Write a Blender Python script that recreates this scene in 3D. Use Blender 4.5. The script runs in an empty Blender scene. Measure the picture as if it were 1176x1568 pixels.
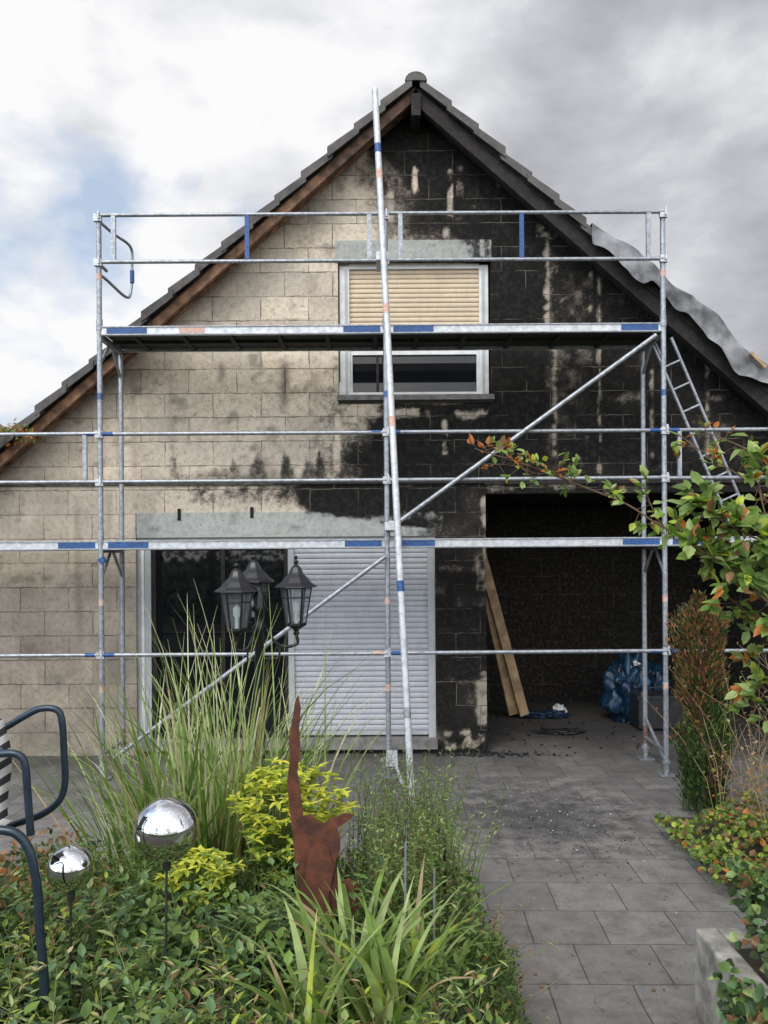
import bpy, math, random
import numpy as np
from mathutils import Vector, Matrix, noise as mnoise
random.seed(7); np.random.seed(7)
F=1245.0; CH=2.05
scene=bpy.context.scene
# ------------------------------------------------------------------ helpers
def P(u,v,d):
    """survey helper: bearing (u,v) measured on the photo + distance d (m) -> world metres"""
    return Vector(((u-588)/F*d, d, CH-(v-850)/F*d))
SW=148.2
def fx(u): return (u-588)/SW
def fz(v): return CH-(v-850)/SW
def lerp(a,b,t): return a+(b-a)*t
def sstep(a,b,x):
    t=np.clip((x-a)/(b-a),0,1); return t*t*(3-2*t)

def _hash(ix,iy,s):
    h=np.sin(ix*127.1+iy*311.7+s*74.7)*43758.5453
    return h-np.floor(h)
def vnoise(x,y,s=0):
    ix=np.floor(x);iy=np.floor(y);fx_=x-ix;fy_=y-iy
    fx_=fx_*fx_*(3-2*fx_);fy_=fy_*fy_*(3-2*fy_)
    a=_hash(ix,iy,s);b=_hash(ix+1,iy,s);c=_hash(ix,iy+1,s);d=_hash(ix+1,iy+1,s)
    return (a*(1-fx_)+b*fx_)*(1-fy_)+(c*(1-fx_)+d*fx_)*fy_
def fbm(x,y,s=0,o=4):
    r=0;a=.5;t=0
    for i in range(o):
        r=r+a*vnoise(x*2**i+13.1*i,y*2**i+7.7*i,s+i);t+=a;a*=.55
    return r/t

class B:
    def __init__(s): s.v=[];s.f=[];s.m=[];s.sm=[]
    def add(s,vs,fs,m=0,smooth=False):
        o=len(s.v); s.v.extend([tuple(p) for p in vs])
        for f in fs:
            s.f.append(tuple(i+o for i in f)); s.m.append(m); s.sm.append(smooth)
    def box(s,x0,x1,y0,y1,z0,z1,m=0):
        vs=[(x0,y0,z0),(x1,y0,z0),(x1,y1,z0),(x0,y1,z0),(x0,y0,z1),(x1,y0,z1),(x1,y1,z1),(x0,y1,z1)]
        s.add(vs,[(0,3,2,1),(4,5,6,7),(0,1,5,4),(1,2,6,5),(2,3,7,6),(3,0,4,7)],m)
    def obox(s,p0,p1,w,h,m=0,up=Vector((0,0,1))):
        p0=Vector(p0);p1=Vector(p1);d=(p1-p0).normalized()
        a=d.cross(up)
        if a.length<1e-4:a=Vector((1,0,0))
        a.normalize();b=a.cross(d).normalized()
        vs=[]
        for p in (p0,p1):
            for i,j in((-1,-1),(1,-1),(1,1),(-1,1)): vs.append(p+a*(i*w/2)+b*(j*h/2))
        s.add(vs,[(0,1,2,3),(7,6,5,4),(0,4,5,1),(1,5,6,2),(2,6,7,3),(3,7,4,0)],m)
    def fb(s,u0,v0,u1,v1,y0,y1,m=0): s.box(fx(u0),fx(u1),y0,y1,fz(v1),fz(v0),m)
    def sweep(s,pts,r,m=0,seg=8,smooth=True,caps=True):
        pts=[Vector(p) for p in pts];n=len(pts)
        rs=r if isinstance(r,(list,tuple)) else [r]*n
        vs=[];ref=None
        for i,p in enumerate(pts):
            d=(pts[min(i+1,n-1)]-pts[max(i-1,0)]).normalized()
            if ref is None:
                ref=Vector((0,0,1)) if abs(d.z)<.9 else Vector((1,0,0))
            a=(ref-d*ref.dot(d)).normalized();ref=a;b=d.cross(a)
            for k in range(seg):
                t=2*math.pi*k/seg; vs.append(p+(a*math.cos(t)+b*math.sin(t))*rs[i])
        fs=[]
        for i in range(n-1):
            for k in range(seg):
                k2=(k+1)%seg; fs.append((i*seg+k,i*seg+k2,(i+1)*seg+k2,(i+1)*seg+k))
        s.add(vs,fs,m,smooth)
        if caps:
            s.add(vs[:seg],[tuple(range(seg-1,-1,-1))],m); s.add(vs[-seg:],[tuple(range(seg))],m)
    def tube(s,a,b,r,m=0,seg=10): s.sweep([a,b],r,m,seg)
    def curve(s,pts,r,m=0,seg=8,sub=6):
        pts=[Vector(p) for p in pts];out=[]
        n=len(pts)
        for i in range(n-1):
            p0=pts[max(i-1,0)];p1=pts[i];p2=pts[i+1];p3=pts[min(i+2,n-1)]
            for k in range(sub):
                t=k/sub
                out.append(.5*((2*p1)+(p2-p0)*t+(2*p0-5*p1+4*p2-p3)*t*t+(3*p1-p0-3*p2+p3)*t**3))
        out.append(pts[-1])
        if isinstance(r,(list,tuple)):
            rr=[lerp(r[0],r[1],i/(len(out)-1)) for i in range(len(out))]
        else: rr=r
        s.sweep(out,rr,m,seg); return out
    def lathe(s,c,prof,m=0,seg=16,smooth=True):
        c=Vector(c);vs=[];fs=[]
        for r,z in prof:
            for k in range(seg):
                t=2*math.pi*k/seg+math.pi/seg; vs.append((c.x+r*math.cos(t),c.y+r*math.sin(t),c.z+z))
        for i in range(len(prof)-1):
            for k in range(seg):
                k2=(k+1)%seg; fs.append((i*seg+k,i*seg+k2,(i+1)*seg+k2,(i+1)*seg+k))
        s.add(vs,fs,m,smooth)
    def prism(s,poly,y0,y1,m=0):
        n=len(poly);vs=[(x,y0,z) for x,z in poly]+[(x,y1,z) for x,z in poly]
        fs=[tuple(range(n)),tuple(range(2*n-1,n-1,-1))]+[(i,i+n,(i+1)%n+n,(i+1)%n) for i in range(n)]
        s.add(vs,fs,m)
    def leaf(s,p,d,up,L,W,m=0,fold=.22,curl=.12):
        a=d.cross(up)
        if a.length<1e-3:a=Vector((1,0,0))
        a.normalize();n=a.cross(d)
        l1=p+d*(L*.3)+a*(W*.5)+n*(fold*W*.6);l2=p+d*(L*.68)+a*(W*.38)+n*(fold*W*.4-curl*L*.3)
        r1=p+d*(L*.3)-a*(W*.5)+n*(fold*W*.6);r2=p+d*(L*.68)-a*(W*.38)+n*(fold*W*.4-curl*L*.3)
        t=p+d*L-n*(curl*L)
        s.add([p,r1,r2,t,l2,l1],[(0,1,2,3),(0,3,4,5)],m,False)
    def blade(s,p,az,L,W,lean,bend,m=0,seg=8,twist=0):
        h=Vector((math.cos(az),math.sin(az),0));side=Vector((-math.sin(az+twist),math.cos(az+twist),0))
        ang=lean;q=Vector(p);vs=[]
        for i in range(seg+1):
            t=i/seg;w=W*(1-t**2.2)*(.55+.45*min(1,t*4))*.5+.0006
            vs+= [q-side*w,q+side*w]
            q=q+(h*math.sin(ang)+Vector((0,0,1))*math.cos(ang))*(L/seg); ang+=bend/seg*(.4+1.2*t)
        s.add(vs,[(2*i,2*i+1,2*i+3,2*i+2) for i in range(seg)],m,True)
    def build(s,name,mats,parent=None,bevel=0):
        me=bpy.data.meshes.new(name);me.from_pydata(s.v,[],s.f)
        for m in mats: me.materials.append(m)
        me.polygons.foreach_set('material_index',s.m);me.polygons.foreach_set('use_smooth',s.sm);me.update()
        ob=bpy.data.objects.new(name,me);scene.collection.objects.link(ob)
        if parent: ob.parent=parent
        if bevel:
            md=ob.modifiers.new('bevel','BEVEL');md.width=bevel;md.segments=2;md.limit_method='ANGLE'
        return ob
def empty(name):
    e=bpy.data.objects.new(name,None);scene.collection.objects.link(e);return e
def rdir():
    while True:
        v=Vector((random.uniform(-1,1),random.uniform(-1,1),random.uniform(-1,1)))
        if .05<v.length<1:return v.normalized()

# ------------------------------------------------------------------ materials
class N:
    def __init__(s,name):
        s.mat=bpy.data.materials.new(name);s.mat.use_nodes=True;s.t=s.mat.node_tree
        s.t.nodes.clear();s.out=s.n('ShaderNodeOutputMaterial');s.p=s.n('ShaderNodeBsdfPrincipled')
        s.l(s.p.outputs[0],s.out.inputs[0]);s.co=s.n('ShaderNodeTexCoord').outputs['Object']
    def n(s,t,**k):
        x=s.t.nodes.new(t)
        for a,b in k.items(): setattr(x,a,b)
        return x
    def l(s,a,b): s.t.links.new(a,b)
    def noise(s,scale,detail=4,rough=.55,co=None,dist=0):
        x=s.n('ShaderNodeTexNoise');s.l(co or s.co,x.inputs['Vector']);x.inputs['Scale'].default_value=scale
        x.inputs['Detail'].default_value=detail;x.inputs['Roughness'].default_value=rough;x.inputs['Distortion'].default_value=dist
        return x.outputs[0]
    def ramp(s,f,stops,interp='LINEAR'):
        x=s.n('ShaderNodeValToRGB');x.color_ramp.interpolation=interp;e=x.color_ramp.elements
        while len(e)<len(stops): e.new(.5)
        for i,(p,c) in enumerate(stops):
            e[i].position=p;e[i].color=(c[0],c[1],c[2],1) if isinstance(c,(tuple,list)) else (c,c,c,1)
        s.l(f,x.inputs[0]);return x.outputs[0]
    def mix(s,f,a,b,mode='MIX'):
        x=s.n('ShaderNodeMix',data_type='RGBA',blend_type=mode)
        for i,v in((0,f),(6,a),(7,b)):
            if isinstance(v,bpy.types.NodeSocket): s.l(v,x.inputs[i])
            else: x.inputs[i].default_value=v if i==0 else ((v[0],v[1],v[2],1) if isinstance(v,(tuple,list)) else (v,v,v,1))
        return x.outputs[2]
    def math(s,op,a,b=0.,c=None,clamp=False):
        x=s.n('ShaderNodeMath',operation=op,use_clamp=clamp)
        for i,v in enumerate((a,b,c)):
            if v is None: continue
            if isinstance(v,bpy.types.NodeSocket): s.l(v,x.inputs[i])
            else: x.inputs[i].default_value=v
        return x.outputs[0]
    def bump(s,h,st=.3,d=.01,prev=None):
        x=s.n('ShaderNodeBump');x.inputs['Strength'].default_value=st;x.inputs['Distance'].default_value=d;s.l(h,x.inputs['Height'])
        s.l(x.outputs[0],s.p.inputs['Normal']);return x.outputs[0]
    def fin(s,col=None,rough=.7,metal=0,spec=.5):
        if col is not None:
            if isinstance(col,bpy.types.NodeSocket): s.l(col,s.p.inputs['Base Color'])
            else: s.p.inputs['Base Color'].default_value=(*col,1)
        if isinstance(rough,bpy.types.NodeSocket): s.l(rough,s.p.inputs['Roughness'])
        else: s.p.inputs['Roughness'].default_value=rough
        s.p.inputs['Metallic'].default_value=metal;s.p.inputs['Specular IOR Level'].default_value=spec
        return s.mat
def simple(name,c,rough=.6,metal=0,var=.25,sc=12,bump=.0,c2=None,spec=.5,det=4):
    m=N(name);c2=c2 or tuple(x*(1-var*1.6) for x in c)
    f=m.ramp(m.noise(sc,det),[(.35,c2),(.65,c)])
    if bump: m.bump(m.noise(sc*6,2),bump,.004)
    return m.fin(f,rough,metal,spec)
def leafm(name,c,tr=.35,rough=.5,c2=None):
    m=N(name);c2=c2 or tuple(x*.55 for x in c)
    col=m.ramp(m.noise(9,2),[(.35,c2),(.65,c)])
    m.fin(col,rough,0,.35)
    t=m.n('ShaderNodeBsdfTranslucent');m.l(m.mix(1,col,(1.1,1.25,.6),'MULTIPLY'),t.inputs[0])
    x=m.n('ShaderNodeMixShader');x.inputs[0].default_value=tr
    m.l(m.p.outputs[0],x.inputs[1]);m.l(t.outputs[0],x.inputs[2]);m.l(x.outputs[0],m.out.inputs[0]);return m.mat

def wallmat(name,brick=True,base=((.78,.665,.52),(.52,.455,.37)),bw=.5,rh=.25):
    m=N(name)
    sep=m.n('ShaderNodeSeparateXYZ');m.l(m.co,sep.inputs[0])
    cmb=m.n('ShaderNodeCombineXYZ');m.l(m.math('ADD',sep.outputs[0],sep.outputs[1] if name.startswith('side') else 0.0),cmb.inputs[0]);m.l(sep.outputs[2],cmb.inputs[1])
    nz=m.n('ShaderNodeTexNoise');m.l(m.co,nz.inputs[0]);nz.inputs['Scale'].default_value=11;nz.inputs['Detail'].default_value=4
    vm=m.n('ShaderNodeVectorMath',operation='MULTIPLY_ADD');m.l(nz.outputs[1],vm.inputs[0]);vm.inputs[1].default_value=(.022,.022,0);m.l(cmb.outputs[0],vm.inputs[2])
    br=m.n('ShaderNodeTexBrick');m.l(vm.outputs[0],br.inputs['Vector']);br.inputs['Scale'].default_value=1
    br.inputs['Brick Width'].default_value=bw;br.inputs['Row Height'].default_value=rh;br.inputs['Mortar Size'].default_value=.0048
    br.inputs['Mortar Smooth'].default_value=.15;br.offset=.5;br.squash=1
    br.inputs['Color1'].default_value=(0,0,0,1);br.inputs['Color2'].default_value=(1,1,1,1);br.inputs['Mortar'].default_value=(.5,.5,.5,1)
    at=m.n('ShaderNodeAttribute',attribute_name='soot');sa=m.n('ShaderNodeSeparateColor');m.l(at.outputs['Color'],sa.inputs[0])
    soot,grime,blk=sa.outputs[0],sa.outputs[1],sa.outputs[2]
    if not brick: blk=m.noise(3)
    n1=m.noise(20,5,.7);n2=m.noise(105,3,.7);n3=m.noise(2.5,3)
    vr=m.n('ShaderNodeTexVoronoi');m.l(m.co,vr.inputs['Vector']);vr.inputs['Scale'].default_value=75
    pores=m.ramp(vr.outputs['Distance'],[(.14,.0),(.34,1.)])
    pmask=m.ramp(n1,[(.50,1.),(.64,0.)])
    pores=m.math('MAXIMUM',pores,pmask)
    col=m.mix(blk,base[1],base[0])
    col=m.mix(m.ramp(n1,[(.42,.0),(.7,.55)]),col,tuple(x*.64 for x in base[1]))
    col=m.mix(m.ramp(n3,[(.45,.0),(.75,.35)]),col,(.40,.385,.36))
    col=m.mix(m.math('MULTIPLY',m.math('SUBTRACT',1.,pores),.6),col,(.14,.115,.09))
    col=m.mix(m.ramp(n2,[(.30,.6),(.48,0)]),col,(.23,.195,.155))
    if brick:
        mo=m.math('MULTIPLY',br.outputs['Fac'],m.ramp(m.noise(5,3),[(.36,.35),(.55,1.)]))
        mcol=m.ramp(m.noise(4,4,.6),[(.45,(.17,.145,.115)),(.62,(.40,.36,.30))])
        col=m.mix(mo,col,mcol)
    col=m.mix(grime,col,m.mix(1,col,(.27,.265,.265),'MULTIPLY'))
    sv=m.math('ADD',soot,m.math('MULTIPLY',m.math('SUBTRACT',n1,.5),1.0))
    sv=m.math('ADD',sv,m.math('MULTIPLY',m.math('SUBTRACT',n2,.5),1.1))
    sm=m.n('ShaderNodeMapRange',interpolation_type='SMOOTHSTEP');m.l(sv,sm.inputs[0]);sm.inputs[1].default_value=.08;sm.inputs[2].default_value=.82
    sc=m.mix(m.ramp(n1,[(.45,.0),(.78,1.)]),(.009,.0085,.008),(.036,.033,.029))
    if brick: sc=m.mix(m.math('MULTIPLY',br.outputs['Fac'],m.ramp(m.noise(3.3,5),[(.46,0.),(.60,.9)])),sc,(.13,.115,.09))
    gate=m.ramp(soot,[(0.02,0.),(.12,1.)])
    col=m.mix(m.math('MULTIPLY',sm.outputs[0],gate),col,sc)
    h=m.math('SUBTRACT',m.math('MULTIPLY',pores,.35),m.math('MULTIPLY',br.outputs['Fac'],1.0 if brick else 0.))
    h=m.math('ADD',h,m.math('MULTIPLY',n2,.35));h=m.math('ADD',h,m.math('MULTIPLY',n1,.5));h=m.math('ADD',h,m.math('MULTIPLY',blk,.35))
    m.bump(h,.9,.014)
    return m.fin(col,.93,0,.2)

M={}
M['wall']=wallmat('block_wall')
M['conc']=wallmat('concrete_lintel',False,((.46,.475,.45),(.34,.36,.335)))
M['side']=wallmat('side_blocks')
M['galv']=simple('galvanised_steel',(.37,.39,.42),.42,.55,.25,30,.1)
M['alu']=simple('aluminium_pale',(.58,.60,.62),.42,.35,.2,20,.05)
M['blue']=simple('blue_marking',(.02,.09,.28),.5,0,.3,40)
M['orange']=simple('orange_paint',(.55,.22,.12),.6,0,.3,60,c2=(.5,.45,.42))
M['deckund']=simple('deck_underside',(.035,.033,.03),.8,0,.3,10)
M['wood']=simple('rafter_wood',(.30,.155,.085),.75,0,.45,9,.4)
M['char']=simple('charred_wood',(.026,.021,.018),.85,0,.4,14,.6)
M['tile']=simple('concrete_roof_tile',(.100,.090,.084),.75,0,.35,8,.4,c2=(.050,.046,.044))
M['tarp']=simple('grey_tarp',(.27,.275,.285),.55,0,.5,4,.2)
M['white']=simple('white_pvc',(.72,.73,.73),.35,0,.08,8,c2=(.58,.58,.57))
M['greyfr']=simple('grey_frame',(.42,.44,.45),.45,0,.1,8)
def glassm():
    m=N('window_glass');m.fin((.006,.007,.009),.03,0,.45);return m.mat
M['glass']=glassm()
def slat(name,c,c2):
    m=N(name);n=m.noise(6,4,.6);col=m.ramp(n,[(.35,c2),(.6,c)])
    mp=m.n('ShaderNodeMapping');mp.inputs['Scale'].default_value=(9,1,1.5);m.l(m.co,mp.inputs[0])
    col=m.mix(m.ramp(m.noise(3,3,.6,mp.outputs[0]),[(.5,0),(.75,.22)]),col,tuple(x*.5 for x in c));return m.fin(col,.5)
M['beige']=slat('beige_shutter_slats',(.62,.50,.35),(.56,.455,.32))
M['wshut']=slat('white_shutter_slats',(.46,.47,.51),(.41,.42,.455))
M['sill']=simple('stone_sill',(.25,.24,.225),.8,0,.3,10,.3)
M['board']=simple('raw_timber',(.50,.34,.19),.7,0,.3,7,.2)
M['btarp']=simple('blue_plastic',(.014,.06,.13),.4,0,.5,6,.3)
M['black']=simple('black_plastic',(.034,.034,.037),.4,0,.3,8,.1)
M['paper']=simple('white_plastic',(.7,.7,.68),.6,0,.1,9)
M['dark']=simple('soot_and_shade_black',(.010,.0095,.009),.95,0,.3,5,.4)
M['iron']=simple('black_cast_iron',(.012,.012,.014),.35,.1,.2,20,.15)
def lg():
    m=N('lantern_glass');m.fin((.7,.75,.78),.08,0,.5)
    t=m.n('ShaderNodeBsdfTransparent');t.inputs[0].default_value=(.75,.78,.8,1);x=m.n('ShaderNodeMixShader');x.inputs[0].default_value=.10
    m.l(t.outputs[0],x.inputs[1]);m.l(m.p.outputs[0],x.inputs[2]);m.l(x.outputs[0],m.out.inputs[0]);return m.mat
M['lglass']=lg()
M['rust']=simple('rusty_steel',(.135,.042,.02),.9,0,.5,18,.5,c2=(.055,.020,.012))
def mir():
    m=N('polished_steel');m.fin((.70,.70,.71),.035,1);return m.mat
M['mirror']=mir()
M['chair']=simple('painted_tube',(.028,.045,.065),.3,.3,.2,20)
M['rusty_tip']=simple('rust_foot',(.16,.07,.035),.8,0,.4,30)
M['darkstem']=simple('dark_ball_stem',(.06,.06,.055),.5,.4,.3,30)
def stripes():
    m=N('striped_fabric');mp=m.n('ShaderNodeMapping');mp.inputs['Rotation'].default_value=(0,.6,0);m.l(m.co,mp.inputs[0])
    w=m.n('ShaderNodeTexWave',bands_direction='Z');m.l(mp.outputs[0],w.inputs[0]);w.inputs['Scale'].default_value=7;w.inputs['Distortion'].default_value=.6
    return m.fin(m.ramp(w.outputs[1],[(.45,(.02,.02,.022)),(.5,(.42,.42,.40))]),.85)
M['stripe']=stripes()
M['soil']=simple('soil',(.055,.042,.030),.95,0,.4,14,.8,c2=(.025,.02,.014))
def groundm():
    m=N('grass_ground');c=m.ramp(m.noise(1.2,6,.7),[(.35,(.035,.055,.018)),(.65,(.075,.085,.035))]);m.bump(m.noise(40,3),.8,.03);return m.fin(c,.95)
def patiom():
    m=N('patio_slabs')
    nz=m.n('ShaderNodeTexNoise');m.l(m.co,nz.inputs[0]);nz.inputs['Scale'].default_value=5;nz.inputs['Detail'].default_value=3
    vm=m.n('ShaderNodeVectorMath',operation='MULTIPLY_ADD');m.l(nz.outputs[1],vm.inputs[0]);vm.inputs[1].default_value=(.012,.012,0);m.l(m.co,vm.inputs[2])
    mp=m.n('ShaderNodeMapping');m.l(vm.outputs[0],mp.inputs[0]);mp.inputs['Rotation'].default_value=(0,0,math.radians(1.5));mp.inputs['Location'].default_value=(.13,.1,0)
    br=m.n('ShaderNodeTexBrick');m.l(mp.outputs[0],br.inputs['Vector']);br.inputs['Scale'].default_value=1
    br.inputs['Brick Width'].default_value=.4;br.inputs['Row Height'].default_value=.4;br.inputs['Mortar Size'].default_value=.004;br.inputs['Mortar Smooth'].default_value=.3
    br.inputs['Color1'].default_value=(.0,.0,.0,1);br.inputs['Color2'].default_value=(1,1,1,1);br.inputs['Mortar'].default_value=(.5,.5,.5,1);br.offset=.5
    big=m.noise(.9,4,.6);mid=m.noise(6,5,.7);fine=m.noise(160,2,.6)
    col=m.mix(br.outputs['Color'],(.175,.163,.152),(.245,.229,.213))
    col=m.mix(m.ramp(mid,[(.4,.0),(.65,.8)]),col,(.115,.108,.10))
    col=m.mix(m.ramp(fine,[(.3,.6),(.6,0)]),col,(.09,.085,.08))
    sep=m.n('ShaderNodeSeparateXYZ');m.l(m.co,sep.inputs[0])
    g=m.math('ADD',m.math('MULTIPLY',m.math('SUBTRACT',sep.outputs[1],6.5),.30),m.math('MULTIPLY',m.math('SUBTRACT',big,.5),2.2),clamp=False)
    g=m.ramp(g,[(.0,.0),(.8,.78)])
    col=m.mix(g,col,(.042,.040,.038))
    vd=m.n('ShaderNodeVectorMath',operation='DISTANCE');m.l(m.co,vd.inputs[0]);vd.inputs[1].default_value=(1.2,6.4,0)
    g2=m.math('ADD',m.math('SUBTRACT',1.,m.math('MULTIPLY',vd.outputs['Value'],.8)),m.math('MULTIPLY',m.math('SUBTRACT',mid,.5),2.6))
    col=m.mix(m.ramp(g2,[(.15,0.),(.9,.7)]),col,(.035,.034,.033))
    sp=m.ramp(m.noise(9,6,.8),[(.56,0.),(.66,.7)])
    col=m.mix(sp,col,(.06,.057,.053))
    col=m.mix(m.ramp(m.noise(14,4,.7),[(.64,0.),(.70,.35)]),col,(.34,.32,.30))
    col=m.mix(m.math('MULTIPLY',br.outputs['Fac'],m.ramp(mid,[(.35,.6),(.6,.98)])),col,(.05,.047,.037))
    h=m.math('SUBTRACT',m.math('MULTIPLY',fine,.3),br.outputs['Fac']);h=m.math('ADD',h,m.math('MULTIPLY',br.outputs['Color'],.25));m.bump(h,.6,.008)
    return m.fin(col,m.ramp(mid,[(.3,.62),(.7,.9)]),0,.35)
M['patio']=patiom();M['ground']=groundm()

L={}
L['g1']=leafm('leaf_green',(.135,.225,.05));L['g2']=leafm('leaf_mid_green',(.22,.33,.075));L['g3']=leafm('leaf_dark',(.05,.09,.028))
L['gl']=leafm('leaf_light',(.40,.50,.19));L['y']=leafm('leaf_yellow_green',(.80,.74,.12),.4,c2=(.58,.58,.08));L['y2']=leafm('leaf_lime',(.52,.60,.09),.4)
L['br']=leafm('leaf_brown',(.24,.13,.055),.2);L['or']=leafm('leaf_orange',(.58,.20,.045),.35);L['cr']=leafm('leaf_cream',(.66,.66,.40),.3)
L['st']=simple('green_stem',(.14,.18,.06),.7);L['bst']=simple('brown_stem',(.13,.075,.04),.85);L['straw']=leafm('dry_straw',(.48,.36,.20),.25)
L['blue']=leafm('leaf_blue_green',(.17,.29,.12),.25)

# ------------------------------------------------------------------ soot map (facade survey units)
def sootmap(u,v,low):
    n=fbm(u/45,v/45,1,5)-.5; nf=fbm(u/11,v/14,5,4)-.5; nb=fbm(u/110,v/110,9,3)-.5
    z=CH-(v-850)/SW;x=(u-588)/SW
    row=np.floor(z/.25);off=np.where(np.mod(row,2)==0,.25,0.)
    colm=np.floor((x+off)/.5);blk=_hash(colm,row,3.3);blk2=_hash(colm,row,8.1)
    bxv=[100,160,200,250,300,335,365,400,600,618,640,700,738,742,770,790,810,1160]
    bxu=[545,550,565,600,635,655,705,735,745,725,580,562,552,440,462,500,650,655]
    bx=np.interp(v,bxv,bxu)
    s=sstep(-34,26,u-bx+50*n+26*nf+18*(blk-.5))
    S=s*(1.0+.12*blk)
    G=np.clip(.25*nb*2+.3*np.clip(n,0,1),0,1)
    right=sstep(822,846,u+14*n)*(v<752)
    S=S-right*(.10+.26*(blk2-.5)+.50*nf+.3*n)
    col=sstep(834,842,u)*(1-sstep(903,914,u))*sstep(360,390,v)*(1-sstep(690,740,v))
    S=S-col*(.24+.6*nf)*lerp(1,.6,np.clip((v-500)/200,0,1))
    S=np.where(v<350,np.maximum(S,sstep(685,715,u+30*n)*(.92+.5*nf)),S)
    up=sstep(535,590,u+60*n)*(1-sstep(330,390,v-(u-600)*.25+40*n))
    S=np.maximum(S,up*(.62+.9*n+.6*nf+.35*(blk-.5)))
    G=np.maximum(G,up*.80)
    S=np.maximum(S,np.exp(-((u-655)/60)**2-((v-325)/60)**2)*(.9+.6*n))
    S=np.maximum(S,(1-sstep(190,225,v+30*n))*.9)
    rim=np.maximum(0,1-np.abs((v-112)-.875*(640-u)-42)/34)*(u<640)
    G=np.maximum(G,rim*.7*(.8+2*n));S=np.maximum(S,rim*(.15+.6*sstep(430,600,u))*(.6+1.6*n))
    S=np.maximum(S,np.exp(-((u-560)/66)**2-((v-700)/52)**2)*(.88+.6*n))
    S=np.maximum(S,np.exp(-((u-513)/22)**2-((v-625)/40)**2)*(.5+.6*n))
    S=np.maximum(S,sstep(560,596,u+20*n)*(u<770)*sstep(612,622,v)*(v<742)*(.95+.5*n))
    # drips over the ledge
    dn=vnoise(u/7,u*0+1,2)*.5+vnoise(u/22,u*0,4)*.7
    hgt=10+50*dn*dn
    dr=np.clip((v-(738-hgt))/16,0,1)*sstep(248,275,u)*(v<742)
    S=np.maximum(S,dr*(.34+.34*dn)*(.65+.35*sstep(250,520,u)));G=np.maximum(G,dr*.5)
    G=np.maximum(G,np.clip((v-722)/14,0,1)*(v<742)*.45)
    band=sstep(742,746,v)*(1-sstep(752,790,v+16*nf))*sstep(180,330,u)
    S=np.maximum(S,band*(.46+1.1*nf+.5*n+.3*sstep(330,480,u)))
    lowdark=(v>=742)*sstep(655,668,u)
    S=np.where(lowdark>0,np.clip(S*(.90+.35*(blk-.5)+.9*n),.5,1.15),S);G=np.maximum(G,lowdark*.87)
    G=np.maximum(G,sstep(745,762,u)*(v<745)*.92);G=np.maximum(G,np.clip(s,0,1)*.78)
    pale=np.zeros_like(u)
    def rect(a,b,c,d,k,soft=4):
        nonlocal pale
        w=sstep(a-soft,a+1,u+6*nf)*(1-sstep(b-1,b+soft,u+6*nf))*sstep(c-8,c+4,v+20*n)*(1-sstep(d-4,d+8,v+20*n))
        pale=np.maximum(pale,w*k*np.clip(.9+3.4*nf,0,1.15))
    for r in [(690,697,258,330,.85),(638,644,254,292,.85),(685,692,330,362,.5),(742,756,366,400,.55),(600,606,290,330,.4),
              (838,844,368,500,.6),(907,910,380,470,.55),(920,923,430,740,.55),(851,855,520,700,.35),(680,686,640,700,.85),
              (608,660,630,641,.75),(700,752,629,640,.7),(600,680,744,749,.4),(748,880,745,750,.55),(1000,1003,560,700,.5),(985,988,540,600,.4),
              (515,521,640,720,.5),(760,800,268,285,.35),(825,890,346,361,.7),(905,930,362,372,.5),(730,745,846,905,.45),(704,714,250,300,.4),
              (730,745,1030,1110,.5),(740,746,760,900,.55),(668,676,790,800,.7),(680,740,1122,1150,.7),(930,985,607,615,.3),(1060,1120,650,690,.25),
              (480,600,791,799,.75),(560,666,786,793,.55),(672,742,1038,1043,.45),(672,742,963,967,.4),(672,740,869,874,.4),(1085,1089,560,700,.4),(1040,1120,611,615,.4)]:
        rect(*r)
    for k in range(22):
        cx=lerp(650,1120,_hash(np.float64(k),np.float64(2.),1.));cy=lerp(300,735,_hash(np.float64(k),np.float64(5.),2.))
        if 840<cx or cx<760: rect(cx,cx+lerp(3,26,_hash(np.float64(k),np.float64(9.),3.)),cy,cy+5,.3)
    S=np.clip(S-pale*1.1,0,1.2);G=G*(1-.72*np.clip(pale,0,1))
    G=np.maximum(G,sstep(860,1040,v+60*n)*(u<240)*(.66+.7*n))
    G=np.maximum(G,sstep(742,760,v)*(u<240)*(.22+.7*n))
    G=np.maximum(G,np.exp(-((u-470)/50)**2-((v-325)/42)**2)*.65*(.7+n))
    for (cu,w,a,b,k) in [(436,8,545,640,.85),(340,5,545,600,.7),(205,6,560,760,.4),(165,8,740,1150,.4),(120,10,760,1100,.5),(405,9,690,738,.6),(265,6,560,700,.3),(480,10,410,470,.35),(486,10,560,640,.45),(515,4,300,360,.35)]:
        G=np.maximum(G,np.exp(-((u-cu+10*n)/w)**2)*sstep(a,a+15,v)*(1-sstep(b-30,b,v))*k)
    G=np.maximum(G,sstep(.60,.8,fbm(u/30,v/22,21,4))*.55)
    warm=np.clip(.0+1.0*blk,0,1)*lerp(1,.5,sstep(742,760,v))
    return np.clip(S,0,1.25),np.clip(G,0,.95),np.clip(warm+.28*sstep(420,500,u)*(v<640),0,1)

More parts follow.
